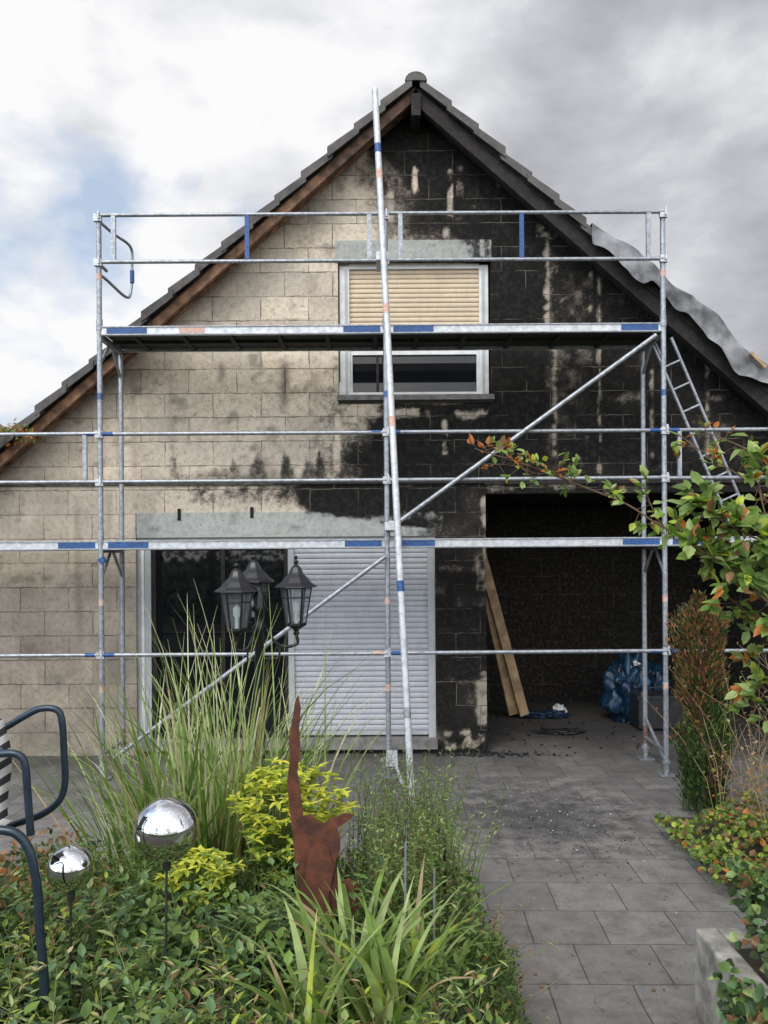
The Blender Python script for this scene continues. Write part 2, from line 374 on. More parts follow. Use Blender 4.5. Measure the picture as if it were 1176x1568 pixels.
def soot_grid(name,u0,u1,v0,v1,y,mat,holes=(),inside=None,parent=None,step=3.4,thick=.22,clean=0):
    us=set(np.arange(u0,u1+.01,step));vs_=set(np.arange(v0,v1+.01,step))
    us|={u1};vs_|={v1}
    hu=[h for H in holes for h in(H[0],H[2]) if u0<h<u1];hv=[h for H in holes for h in(H[1],H[3]) if v0<h<v1]
    us=sorted([a for a in us if all(abs(a-h)>step*.5 for h in hu)]+list(set(hu)))
    vv=sorted([a for a in vs_ if all(abs(a-h)>step*.5 for h in hv)]+list(set(hv)))
    us=np.array(us);vv=np.array(vv);U,V=np.meshgrid(us,vv)
    nu,nv=len(us),len(vv)
    co=np.stack([(U-588)/SW,np.full_like(U,y),CH-(V-850)/SW],-1).reshape(-1,3)
    i,j=np.meshgrid(np.arange(nu-1),np.arange(nv-1));i=i.ravel();j=j.ravel()
    cu=(us[i]+us[i+1])/2;cv=(vv[j]+vv[j+1])/2;keep=np.ones(len(i),bool)
    for H in holes: keep&=~((cu>H[0])&(cu<H[2])&(cv>H[1])&(cv<H[3]))
    if inside is not None: keep&=inside((cu-588)/SW,CH-(cv-850)/SW)
    i=i[keep];j=j[keep]
    a=j*nu+i;faces=np.stack([a+nu,a+nu+1,a+1,a],-1)
    used=np.unique(faces);rm=-np.ones(len(co),int);rm[used]=np.arange(len(used))
    faces=rm[faces];co=co[used];S,G,K=sootmap(U.reshape(-1)[used],V.reshape(-1)[used],y<8.42)
    if clean: S=np.clip(S-clean,0,1);G=G*.3
    me=bpy.data.meshes.new(name);me.from_pydata(co.tolist(),[],faces.tolist());me.materials.append(mat)
    ca=me.color_attributes.new('soot','FLOAT_COLOR','POINT')
    ca.data.foreach_set('color',np.stack([S,G,K,np.ones_like(S)],-1).astype(np.float32).ravel())
    ob=bpy.data.objects.new(name,me);scene.collection.objects.link(ob);ob.parent=parent
    if thick:
        md=ob.modifiers.new('solid','SOLIDIFY');md.thickness=thick;md.offset=-1
    return ob

# ------------------------------------------------------------------ house
house=empty('fire_damaged_gable_house')
AX,AZ=.35,6.85;SL,SR=.872,.885;LX,RX=-4.5,5.3
def rt(x): return AZ-(SL*(AX-x) if x<AX else SR*(x-AX))
def ins(x,z): 
    return z<np.where(x<AX,AZ-SL*(AX-x),AZ-SR*(x-AX))-.13
soot_grid('gable_wall',-75,1360,120,738,8.43,M['wall'],[(520,400,755,613)],ins,house)
soot_grid('ground_floor_wall',-75,1360,738,1156,8.40,M['wall'],[(208,783,666,1170),(744,757,1235,1170)],None,house)
soot_grid('window_lintel',516,756,367,400,8.415,M['conc'],(),None,house,thick=.05,clean=.40)
soot_grid('door_lintel',210,670,783,821,8.385,M['conc'],(),None,house,thick=.2)
b=B();b.fb(-75,736,420,741,8.376,8.45,0);b.fb(420,735,742,741,8.374,8.45,1);b.fb(742,738,1360,743,8.376,8.45,1)
b.build('floor_ledge',[simple('ledge_stained',(.10,.088,.072),.9,0,.5,14,.5,c2=(.02,.018,.016)),M['char']],house)
b=B();b.fb(273,777,278,795,8.377,8.384,0);b.fb(384,775,389,792,8.377,8.384,0);b.build('wall_slot_shade',[M['dark']],house)  # raised dark strips, the shade inside small wall holes put into their colour
b=B()
b.box(LX+.05,LX+.28,8.66,16.5,-.02,2.7,0);b.box(RX-.28,RX-.05,8.66,16.5,-.02,2.3,0);b.box(LX+.28,RX-.28,16.3,16.5,-.02,2.7,0)
b.box(-2.55,.53,8.95,9.0,0,2.6,1)  # dark sheet behind the door, the unlit room painted into its colour
b.build('side_walls',[M['side'],M['dark']],house)
b=B()
b.box(1.0,4.9,11.3,11.5,-.01,2.78,0);b.box(.80,1.0,8.62,11.5,-.01,2.78,0);b.box(4.42,4.62,8.62,11.3,-.01,2.78,0)
ob=b.build('recess_walls',[M['side']],house)
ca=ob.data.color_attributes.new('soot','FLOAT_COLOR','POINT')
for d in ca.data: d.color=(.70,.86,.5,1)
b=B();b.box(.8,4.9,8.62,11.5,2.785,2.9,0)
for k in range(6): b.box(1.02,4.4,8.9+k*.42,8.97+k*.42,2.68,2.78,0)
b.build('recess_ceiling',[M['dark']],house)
# window
b=B()
yw=8.49
b.fb(522,402,537,606,yw,yw+.09,0);b.fb(738,402,752,606,yw,yw+.09,0);b.fb(537,598,738,606,yw,yw+.09,0);b.fb(537,400,738,407,yw,yw+.09,0)
b.fb(530,408,534,600,yw-.012,yw,4);b.fb(742,408,746,600,yw-.012,yw,4)
b.fb(537,533,738,539,yw+.03,yw+.09,0);b.fb(537,539,541,598,yw+.03,yw+.09,0);b.fb(734,539,738,598,yw+.03,yw+.09,0);b.fb(578,533,582,598,yw+.04,yw+.09,3)
b.fb(537,407,738,598,yw+.07,yw+.08,1)
b.fb(518,605,758,613,8.37,8.56,2)
b.fb(520,613,756,617,8.40,8.52,3)
b.build('upper_window',[M['white'],M['glass'],M['sill'],M['char'],M['greyfr']],house)
def shutter(name,u0,u1,v0,v1,pit,y,mat,end=None):
    b=B();v=v0;x0=fx(u0);x1=fx(u1)
    while v<v1:
        z1=fz(v);h=pit/SW;prof=[(0,.0),(-.006,.12),(-.009,.35),(-.009,.6),(-.006,.82),(0,.92),(.004,.96),(.004,1.)]
        vs=[];fs=[]
        jit=random.uniform(-.001,.001)
        for (dy,t) in prof: vs+=[(x0,y+dy+jit,z1-h*t),(x1,y+dy+jit,z1-h*t)]
        fs=[(2*i,2*i+2,2*i+3,2*i+1) for i in range(len(prof)-1)]
        b.add(vs,fs,0,False);v+=pit
    if end: b.box(x0,x1,y-.016,y+.01,fz(v+6),fz(v),1)
    return b.build(name,[mat,M['greyfr']],house)
shutter('window_roller_shutter',537,738,407,522,7.4,8.53,M['beige'],True)
shutter('door_roller_shutter',449,655,822,1118,8.3,8.47,M['wshut'],True)
b=B();yd=8.44
b.fb(208,821,229,1130,yd,yd+.1,0);b.fb(215,830,219,1126,yd-.01,yd,3);b.fb(229,821,655,829,yd,yd+.1,0);b.fb(440,829,449,1130,yd,yd+.1,0);b.fb(655,821,666,1130,yd-.02,yd+.1,0)
b.fb(229,1122,440,1130,yd,yd+.1,1);b.fb(229,829,440,1122,yd+.05,yd+.06,2)
b.fb(231,831,236,1122,yd+.01,yd+.05,1);b.fb(434,831,440,1122,yd+.01,yd+.05,1);b.fb(336,831,342,1122,yd+.03,yd+.05,1)
b.build('patio_door',[M['greyfr'],M['char'],M['glass'],M['white']],house)
b=B();b.fb(206,1130,668,1147,8.36,8.6,0);b.fb(212,1147,666,1158,8.40,8.6,1)
b.build('door_sill',[M['sill'],M['dark']],house,bevel=.006)

# roof
roof=empty('gable_roof');roof.parent=house
def slopebeam(b,x0,x1,o0,o1,y0,y1,m):
    poly=[(x0,rt(x0)+o0),(x1,rt(x1)+o0),(x1,rt(x1)+o1),(x0,rt(x0)+o1)];b.prism(poly,y0,y1,m)
b=B()
slopebeam(b,LX-.1,AX,-.12,-.085,8.17,16.9,2);slopebeam(b,AX,RX+.05,-.12,-.085,8.17,16.9,1)
slopebeam(b,LX-.1,-.55,-.235,-.122,8.14,8.20,0);slopebeam(b,-.55,AX-.02,-.235,-.122,8.14,8.20,3);slopebeam(b,AX+.02,RX,-.29,-.122,8.14,8.21,1)
slopebeam(b,LX-.1,AX-.02,-.19,-.122,8.32,8.39,0);slopebeam(b,AX+.02,RX,-.22,-.122,8.32,8.39,1)
slopebeam(b,1.0,RX-.3,-.118,-.02,8.13,8.168,1)
b.box(AX-.045,AX+.045,8.10,16.5,AZ-.42,AZ-.2,1)
b.build('rafters',[M['wood'],M['char'],simple('soffit_boards',(.14,.085,.055),.85,0,.4,10),simple('smoked_rafter',(.15,.085,.055),.8,0,.5,12,.4)],roof)
b=B();gauge=.265
def tilerow(xa,xb,sgn):
    y=8.08+random.uniform(-.015,.015);jz=random.uniform(-.008,.008)
    hi_=rt(xa)-.085+jz;li_=rt(xb)-.085+jz
    ext=xb+sgn*.05;ez=li_-(SL if sgn<0 else SR)*.05
    poly=[(xa,hi_+.0),(ext,ez+.042),(ext,ez+.098),(xa,hi_+.040)]
    if sgn<0: poly=poly[::-1]
    b.prism(poly,y,16.9,0)
    poly=[(xa,hi_-.035),(ext,ez+.0),(ext,ez+.101),(xa,hi_+.043)]
    if sgn<0: poly=poly[::-1]
    b.prism(poly,y-.018,y-.002,0)
x=AX-.04
while x>LX-.3: tilerow(x,x-gauge,-1);x-=gauge
x=AX+.04
while x<2.1: tilerow(x,x+gauge,1);x+=gauge
b.build('roof_tiles',[M['tile']],roof)
b=B();y=8.06
while y<16.8:
    vs=[];n=10
    r0=.082;r1=.095
    for yy,r in((y,r1),(y+.40,r0)):
        for k in range(n+1):
            t=math.pi*(k/n*1.2-.1);vs.append((AX+r*1.15*math.cos(t),yy,AZ-.10+r*math.sin(t)))
    b.add(vs,[(k,k+1,n+2+k,n+1+k) for k in range(n)],0,True)
    y+=.36
vs=[(AX,8.055,AZ-.095)]+[(AX+.10*math.cos(math.pi*k/10),8.055,AZ-.10+.088*math.sin(math.pi*k/10)) for k in range(11)]
b.add(vs,[(0,k+1,k+2) for k in range(10)],0)
b.build('ridge_tiles',[M['tile']],roof)
# tarp: crumpled sheet thrown over the stripped right slope, hem hanging over the verge
b=B();nu,nv=150,40;vs=[]
def crease(p): 
    return 1-abs(mnoise.noise(p))*2.2
for i in range(nu):
    s=i/(nu-1);x=lerp(2.08,RX+.3,s)
    hem=.24+.16*mnoise.noise(Vector((x*1.6,0,11)))+.10*mnoise.noise(Vector((x*5,2,11)))+.06*math.sin(s*9)
    for j in range(nv):
        t=j/(nv-1)
        w=.05+.07*max(0,crease(Vector((x*1.5+t*2,t*5,1))))+.06*mnoise.noise(Vector((x*2.3,t*3,5)))+.025*crease(Vector((x*4,t*7,9)))
        w*=min(1,s*8)
        if t<.22:
            q=t/.22;yy=8.05-.03*(1-q)+.05*mnoise.noise(Vector((x*4,q*1.2,1)))*(1-q)+.035*mnoise.noise(Vector((x*9,q*.8,6)))*(1-q)
            z=rt(x)+.02+w-(1-q)*hem
        else:
            q=(t-.22)/.78;yy=8.06+q*8.5;z=rt(x)+.02+w+.01*math.sin(q*20)
        if 3.1<x<3.55: z+=.09*math.sin((x-3.1)/.45*math.pi)*min(1,t*4+.1)
        vs.append((x+.03*mnoise.noise(Vector((x*5,t*5,2))),yy,z))
b.add(vs,[(i*nv+j,(i+1)*nv+j,(i+1)*nv+j+1,i*nv+j+1) for i in range(nu-1) for j in range(nv-1)],0,True)
b.build('roof_tarpaulin',[M['tarp']],roof)
b=B();b.obox((3.62,8.0,rt(3.62)+.06),(3.76,8.0,rt(3.76)+.04),.04,.03,0);b.build('roof_batten',[M['board']],roof)

# ------------------------------------------------------------------ ground
def sheet(name,x0,x1,y0,y1,z,mat):
    me=bpy.data.meshes.new(name);me.from_pydata([(x0,y0,z),(x1,y0,z),(x1,y1,z),(x0,y1,z)],[],[(0,1,2,3)]);me.materials.append(mat)
    ob=bpy.data.objects.new(name,me);scene.collection.objects.link(ob);return ob
sheet('ground',-400,400,-400,600,-.03,M['ground'])
sheet('patio',-5.5,6,1.0,11.6,0,M['patio'])
def bedz(y): 
    t=min(1,max(0,(5.25-y)/2.3));return .05+.40*t*t*(3-2*t)
b=B();nx,ny=50,50;vs=[]
for i in range(nx):
    for j in range(ny):
        yy=lerp(-2,5.35,j/(ny-1));xm=.46 if yy>3.3 else .46+.06*(3.3-yy);x=lerp(-5.5,xm,i/(nx-1))
        z=bedz(yy)*min(1,(xm-x)*2.2+.25)+.03*mnoise.noise(Vector((x*3,yy*3,0)))
        if i==nx-1 or j==ny-1: z=-.02
        vs.append((x,yy,z))
b.add(vs,[(i*ny+j,(i+1)*ny+j,(i+1)*ny+j+1,i*ny+j+1) for i in range(nx-1) for j in range(ny-1)],0,True)
b.build('garden_bed_soil',[M['soil']])
b=B();vs=[]
for i in range(30):
    for j in range(30):
        a=i/29;c=j/29;x=lerp(2.05,5.5,a);yy=lerp(4.85,6.3,c)
        e=min(a*6,c*5,(1-c)*5,1);vs.append((x+.12*mnoise.noise(Vector((x*2,yy*2,5))),yy+.1*mnoise.noise(Vector((x*2,yy*2,9))),-.01+.10*e))
b.add(vs,[(i*30+j,(i+1)*30+j,(i+1)*30+j+1,i*30+j+1) for i in range(29) for j in range(29)],0,True)
b.build('side_bed_soil',[M['soil']])
b=B()
def chips(n,fx_,m,smin,smax):
    for _ in range(n):
        x,y=fx_();s=random.uniform(smin,smax)
        r=Matrix.Rotation(random.uniform(0,6.3),3,'Z')
        pts=[Vector((s*math.cos(a)*random.uniform(.5,1),s*math.sin(a)*random.uniform(.5,1),0)) for a in (0,1.3,2.5,3.8,5.1)]
        top=[p*.7+Vector((0,0,s*random.uniform(.15,.6))) for p in pts];o=Vector((x,y,.004))
        vs=[o+r@p for p in pts]+[o+r@p for p in top]
        b.add(vs,[(5,6,7,8,9)]+[(k,(k+1)%5,(k+1)%5+5,k+5) for k in range(5)],m)
chips(240,lambda:(random.gauss(1.25,.35),random.gauss(6.1,.5)),0,.003,.009)
chips(60,lambda:(random.gauss(1.25,.3),random.gauss(6.0,.5)),1,.003,.008)
chips(160,lambda:(random.uniform(1.1,4.2),random.uniform(8.2,11)),0,.006,.03)
chips(70,lambda:(random.uniform(.6,3),random.uniform(3.6,8)),2,.006,.014)
chips(160,lambda:(random.gauss(.95,.3),random.gauss(8.32,.06)),0,.008,.028)
chips(60,lambda:(random.uniform(-4,0),random.uniform(6.5,8.3)),0,.004,.010)
b.build('debris_litter',[M['dark'],M['paper'],simple('dry_leaf_bits',(.22,.13,.06),.9)])

# ------------------------------------------------------------------ scaffold
XS=[-5.17,-2.61,.03,2.59,5.16];YF,YR=7.5,8.10
Z1,Z2=2.145,4.12
b=B();r=.0242
G_,A_,BL,OR_,DK,RU=0,1,2,3,4,5
for i,x in enumerate(XS):
    top=5.2 if 1<=i<=3 else 3.2
    b.tube((x,YF,.03),(x,YF,top),r,G_,12);b.tube((x,YR,.03),(x,YR,4.06 if 1<=i<=3 else 2.06),r,G_,12)
    for y in (YF,YR):
        b.box(x-.075,x+.075,y-.075,y+.075,.004,.014,G_);b.tube((x,y,.01),(x,y,.16),.017,G_);b.lathe((x,y,.12),[(.0,-.01),(.04,-.01),(.04,.015),(0,.015)],G_,8,False)
    for z in ((Z1,Z2) if 1<=i<=3 else (Z1,)):
        b.obox((x,YF,z-.03),(x,YR,z-.03),.045,.05,G_);b.tube((x,YF,z+.02),(x,YF,z+.12),.030,G_,10)
        b.tube((x,YF+.02,z-.28),(x,YF+.25,z-.06),.014,G_)
        b.tube((x,YR-.02,z-.28),(x,YR-.25,z-.06),.014,G_)
    b.tube((x,YF,.22),(x,YR,.22),.016,G_)
def coup(x,z,m=A_):
    b.box(x-.035,x+.035,YF-.045,YF-.005,z-.035,z+.03,m);b.tube((x+.015,YF-.055,z-.02),(x+.015,YF-.055,z+.05),.011,m,6)
def rail(x0,x1,z,y=YF-.03,rr=.0185):
    b.tube((x0,y,z),(x1,y,z+random.uniform(-.006,.006)),rr,G_,8)
for i in range(4):
    x0,x1=XS[i],XS[i+1]
    rail(x0,x1,1.15)
    for z in (2.74,3.18): rail(x0,x1,z)
    if i in(1,2):
        for z in (4.76,5.19): rail(x0,x1,z)
        for t,m in((.055,G_),(.52 if i==1 else .49,BL),(.945,G_)):
            xx=lerp(x0,x1,t);b.obox((xx,YF-.03,4.76),(xx,YF-.03,5.19),.040,.03,m,Vector((0,1,0)))
    xx=x1-.13 if i==0 else x0+.13
    if i in(0,3): b.obox((xx,YF-.03,2.74),(xx,YF-.03,3.18),.035,.03,G_,Vector((0,1,0)))
    for z in ((Z1,Z2) if i in(1,2) else (Z1,)):
        a0,a1=x0+.02,x1-.02
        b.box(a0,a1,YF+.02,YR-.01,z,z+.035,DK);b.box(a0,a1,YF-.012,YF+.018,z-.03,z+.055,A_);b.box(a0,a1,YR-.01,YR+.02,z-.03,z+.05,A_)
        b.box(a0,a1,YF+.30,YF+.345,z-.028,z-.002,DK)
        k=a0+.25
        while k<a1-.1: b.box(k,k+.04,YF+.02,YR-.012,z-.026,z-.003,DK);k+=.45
        b.box(a0,a1,YF-.022,YF-.013,z-.028,z-.018,G_);b.box(a0,a1,YF-.022,YF-.013,z+.043,z+.053,G_)
        b.box(a0+.05,a0+.42,YF-.0165,YF-.0125,z-.014,z+.040,BL);b.box(a1-.37,a1-.03,YF-.0165,YF-.0125,z-.014,z+.040,BL)
        if i==1 and z==Z2: b.box(a0+.72,a0+.95,YF-.0165,YF-.0125,z-.014,z+.04,OR_)
for x in XS[1:4]:
    for z in (1.15,2.74,3.18,4.76,5.17): coup(x,z)
    for z in (1.15,3.18):
        b.tube((x+.03,YF-.03,z),(x+.13,YF-.03,z),.020,BL,8);b.tube((x-.14,YF-.03,z),(x-.05,YF-.03,z),.0195,BL if random.random()<.6 else OR_,8)
    for z in (1.6,3.5,4.6,.8): b.tube((x,YF,z),(x,YF,z+.06),.0252,BL if z in(3.5,) else OR_,10)
b.tube((XS[1]+.02,YF,2.0),(XS[1],YF,2.04),.034,BL)
b.tube(P(1007,516,7.43),P(602,806,7.43),.021,G_);b.tube(P(590,852,7.43),P(172,1158,7.43),.021,G_)
c=P(604,806,7.42);b.box(c.x-.05,c.x+.05,c.y-.03,c.y+.03,c.z-.05,c.z+.05,A_)
x=XS[1];o=.12
b.tube((x,YF,4.76),(x,YF+.2,4.76),.016,G_)
b.curve([(x,YF,5.15),(x+.3*o,YF+.3,5.15),(x+o,YR-.05,5.12),(x+o,YR,4.95),(x+o*.9,YR,4.70),(x+o*.8,YR-.12,4.60),(x+.3*o,YF+.1,4.64),(x,YF,4.66)],.014,G_)
b.tube((x+o,YR,4.78),(x+o,YR,4.9),.022,BL)
p0=P(629,1252,6.38);p1=P(579,137,7.38)
b.tube(p0,p1,.0285,A_,14)
for t,m in((.28,BL),(.66,OR_),(.5,OR_),(.86,OR_),(.9,BL),(.12,G_)):
    q0=p0.lerp(p1,t);q1=p0.lerp(p1,t+.014);b.tube(q0,q1,.0292,m,14)
for v in (806,395,1165):
    q=P(598 if v>500 else 588,v,7.2);b.box(q.x-.05,q.x+.05,q.y-.06,q.y+.25,q.z-.035,q.z+.035,A_)
b.tube(P(600,1160,7.42),P(624,1228,6.42),.018,A_);b.tube(p0,p0+Vector((.0,0,.05)),.034,A_)
b.lathe((p0.x,p0.y,.0),[(.0,.012),(.06,.012),(.06,.004)],G_,12,False)
b.tube((XS[3],YF,.12),(XS[3],YR,.42),.016,G_)
for x in (XS[1],XS[3]): b.tube((x,YR,.16),(x,YR,.34),.025,RU,10)
r0,r1=P(1003,532,7.95),P(1118,806,7.95);o=P(1030,520,7.95)-r0
b.tube(r0,r1,.016,G_);b.tube(r0+o,r1+o,.016,G_)
for k in range(1,8):
    q=r0.lerp(r1,k/8);b.tube(q,q+o,.012,G_,6)
b.build('scaffolding',[M['galv'],M['alu'],M['blue'],M['orange'],M['deckund'],M['rusty_tip']])

# ------------------------------------------------------------------ things in the recess
b=B()
for k,(dx,dy) in enumerate(((0,0),(.13,-.05),(.05,.12))):
    b.obox((1.60+dx,10.15+dy,.05),(1.05+dx*.3,10.0+dy,2.55-k*.1),.035,.12,0,Vector((1,.3,0)))
b.build('leaning_timber_boards',[M['board']],bevel=.003)
def blob(name,c,s,mat,amp,fr,sub=5):
    me=bpy.data.meshes.new(name)
    import bmesh
    bm=bmesh.new();bmesh.ops.create_icosphere(bm,subdivisions=sub,radius=1)
    for v in bm.verts:
        n=v.co.normalized();q=n*fr
        d=1+amp*(mnoise.noise(q)+.5*abs(mnoise.noise(q*2.3))-.4*abs(mnoise.noise(q*4.1))-.3*abs(mnoise.noise(q*7.7)))
        v.co=Vector((n.x*s[0]*d,n.y*s[1]*d,n.z*s[2]*d));
        if v.co.z<-s[2]*.75: v.co.z=-s[2]*.75
        v.co+=Vector(c)+Vector((0,0,s[2]*.75))
    bm.to_mesh(me);bm.free();me.materials.append(mat)
    for p in me.polygons:p.use_smooth=True
    ob=bpy.data.objects.new(name,me);scene.collection.objects.link(ob);return ob
blob('blue_refuse_sack',(3.0,10.0,.004),(.27,.28,.44),M['btarp'],.5,2.2)
blob('blue_refuse_sack.001',(3.32,10.35,.004),(.30,.24,.36),M['btarp'],.5,2.6)
blob('white_plastic_bag',(2.22,10.35,.004),(.075,.07,.07),M['paper'],.7,2.5,4)
blob('blue_plastic_sheet',(2.0,10.25,.004),(.26,.16,.035),M['btarp'],.8,3.3)
blob('grey_plastic_sheet',(2.0,9.3,.004),(.22,.12,.02),M['black'],.9,3.1,4)
b=B();b.box(2.92,3.58,9.35,9.75,.03,.36,0);b.box(2.90,3.60,9.34,9.76,.365,.41,0)
b.curve([(3.12,9.55,.41),(3.12,9.55,.47),(3.36,9.55,.47),(3.36,9.55,.41)],.012,0)
for x in(3.02,3.48):b.box(x-.02,x+.02,9.332,9.339,.25,.39,0)
b.build('black_toolbox',[M['black']],bevel=.012)
blob('white_plastic_bag.001',(3.03,10.0,.66),(.09,.08,.05),M['paper'],.7,2.5,4)

# ------------------------------------------------------------------ lantern
b=B()
def head(c,sc=1.0,m=0):
    c=Vector(c)
    b.lathe(c,[(.0,.19*sc),(.012,.18*sc),(.006,.165*sc),(.018,.15*sc),(.008,.135*sc),(.03,.115*sc),(.045,.085*sc),(.048,.075*sc),(.075,.05*sc),(.10,.02*sc),(.132,.0),(.134,-.008),(.10,-.006),(.0,-.006)],m,8,False)
    top,bot=.095,.058;zt,zb=-.01,-.235
    pt=[Vector((c.x+top*math.cos(t*math.pi/3),c.y+top*math.sin(t*math.pi/3),c.z+zt)) for t in range(6)]
    pb=[Vector((c.x+bot*math.cos(t*math.pi/3),c.y+bot*math.sin(t*math.pi/3),c.z+zb)) for t in range(6)]
    for t in range(6):
        b.obox(pt[t],pb[t],.009,.009,0);b.obox(pb[t],pb[(t+1)%6],.012,.014,0);b.obox(pt[t],pt[(t+1)%6],.010,.014,0)
        q0=pt[t].lerp(pb[t],.28);q1=pt[(t+1)%6].lerp(pb[(t+1)%6],.28);b.obox(q0,q1,.006,.006,0)
        b.add([pt[t],pt[(t+1)%6],pb[(t+1)%6],pb[t]],[(0,1,2,3)],1)
    b.lathe(c,[(.058,-.235),(.06,-.245),(.03,-.262),(.014,-.28),(.022,-.295),(.0,-.315)],0,10)
    b.lathe(c,[(.012,-.235),(.012,-.17),(.022,-.15),(.024,-.11),(.0,-.085)],2,10)
cx,cy=-.77,5.0
hl=(-.895,4.93,1.84);hr=(-.545,5.03,1.86);hb=(-.83,5.18,1.89)
for h in (hl,hr,hb): head(h)
b.lathe((cx,cy,0),[(.11,.0),(.11,.12),(.07,.2),(.055,.5),(.04,.52),(.05,.56),(.034,.6),(.030,1.2),(.028,1.58),(.045,1.6),(.028,1.63),(.028,1.70),(.055,1.72),(.03,1.75),(.045,1.80),(.02,1.83),(.0,1.86)],0,14)
for h in (hl,hr,hb):
    h=Vector(h);c0=Vector((cx,cy,1.62));e=h+Vector((0,0,-.30));mid=(c0+e)/2
    b.curve([Vector((cx,cy,1.66)),mid+Vector((0,0,-.09)),e+Vector((0,0,-.06)),e],.010,0)
    b.curve([Vector((cx,cy,1.42)),mid+Vector((0,0,-.17)),mid+Vector((0,0,-.08)),mid+Vector((0,0,-.12))],.007,0)
ob=b.build('garden_lantern_post',[M['iron'],M['lglass'],M['paper']]);ob.location.z=bedz(5.0)-.06

# ------------------------------------------------------------------ sculpture, balls, stakes
pts=[(455,1062),(459,1085),(456,1110),(458,1145),(453,1180),(458,1215),(462,1252),(470,1246),(476,1248),(484,1258),(495,1260),(503,1252),(512,1251),(524,1245),(540,1247),(530,1257),(520,1264),(513,1268),(518,1282),(518,1300),(510,1320),(510,1335),(518,1350),(530,1345),(543,1352),(550,1370),(545,1390),(532,1400),(518,1396),(507,1405),(498,1432),(486,1424),(474,1420),(464,1430),(456,1462),(446,1476),(436,1474),(434,1460),(446,1435),(456,1405),(452,1370),(449,1330),(446,1280),(440,1235),(437,1195),(442,1160),(440,1130),(446,1100),(450,1075)]
b=B();D=3.2
poly=[(P(u,v,D).x,P(u,v,D).z) for u,v in pts][::-1]
b.prism(poly,D,D+.006,0)
poly=[(P(u,v,D).x,P(u,v,D).z) for u,v in [(470,1300),(500,1296),(508,1330),(500,1370),(505,1400),(488,1410),(470,1395),(462,1350)]][::-1]
b.prism(poly,D-.012,D-.004,0)
b.tube(P(448,1440,D),P(448,1440,D)-Vector((0,0,.45)),.006,0,6)
ob=b.build('rusty_metal_animal_sculpture',[M['rust']])
def ball(name,u,v,d,rad):
    b=B();c=P(u,v,d);n=24;b.lathe(c,[(rad*math.sin(math.pi*i/n)+1e-5,-rad*math.cos(math.pi*i/n)) for i in range(n+1)],0,40)
    b.lathe(c,[(.013,-rad-.03),(.015,-rad-.005),(.02,-rad+.006)],1,12)
    b.tube(c-Vector((0,0,rad)),(c.x-.01,c.y,bedz(c.y)-.05),.0045,1,8)
    b.build(name,[M['mirror'],M['darkstem']])
ball('mirrored_garden_ball',252,1268,2.75,.106);ball('mirrored_garden_ball.001',105,1326,2.75,.077)
b=B()
b.tube(P(677,1275,3.6),(P(677,1275,3.6).x,3.6,.1),.007,0);b.tube(P(677,1330,3.6),P(684,1332,3.6),.006,0)
b.curve([P(668,1275,3.6),P(672,1268,3.6),P(677,1275,3.6)],.004,0)
b.build('black_garden_stake',[M['iron']])
for k,(u,v,d) in enumerate(((618,1290,3.0),(662,1330,3.0))):
    b=B();q=P(u,v,d);b.tube(q,(q.x-.012,q.y,.1),.0045,0,6);b.build('plant_support_cane'+('' if k==0 else '.001'),[M['galv']])

# chair
b=B();tr=.0125
def tubeU(pts,d,r=tr): b.curve([P(u,v,d) for u,v in pts],r,0,10,8)
tubeU([(-150,1150),(-60,1128),(0,1112),(30,1096),(58,1082),(84,1083),(93,1100),(96,1150),(97,1195),(88,1222),(62,1243),(20,1258),(-60,1285)],2.95)
tubeU([(-160,1175),(-70,1160),(0,1150),(26,1152),(36,1168),(40,1215),(44,1275)],2.6)
tubeU([(-160,1268),(-60,1265),(0,1267),(25,1275),(42,1300),(53,1350),(57,1420),(62,1478),(66,1530)],2.55,.0145)
tubeU([(62,1478),(60,1515),(45,1535),(20,1545),(-60,1550)],2.57,.012)
tubeU([(-150,1285),(-150,1400),(-155,1580)],2.95,.0145);tubeU([(-60,1285),(-50,1400),(-45,1500)],2.95,.0145)
b.tube(P(-60,1500,2.95),P(-60,1540,2.57),.012,0);b.tube(P(0,1112,2.95),P(0,1150,2.6),.011,0)
b.build('garden_armchair',[M['chair']])
b=B();vs=[]
for i in range(20):
    for j in range(12):
        t=i/19;s=j/11;q0=P(lerp(0,16,t)+8*math.sin(t*5),lerp(1100,1255,t),lerp(2.9,2.66,s));q0.x-=.07+.03*math.sin(s*3.14)-.055*s;vs.append(q0)
b.add(vs,[(i*12+j,(i+1)*12+j,(i+1)*12+j+1,i*12+j+1) for i in range(19) for j in range(11)],0,True)
vs=[(P(lerp(12,-220,i/9),1262-18*math.sin(i/9*3),lerp(2.92,2.62,j/5))) for i in range(10) for j in range(6)]
b.add(vs,[(i*6+j,(i+1)*6+j,(i+1)*6+j+1,i*6+j+1) for i in range(9) for j in range(5)],0,True)
ob=b.build('seat_cushion',[M['stripe']],bpy.data.objects['garden_armchair']);md=ob.modifiers.new('s','SOLIDIFY');md.thickness=.04;md.offset=0

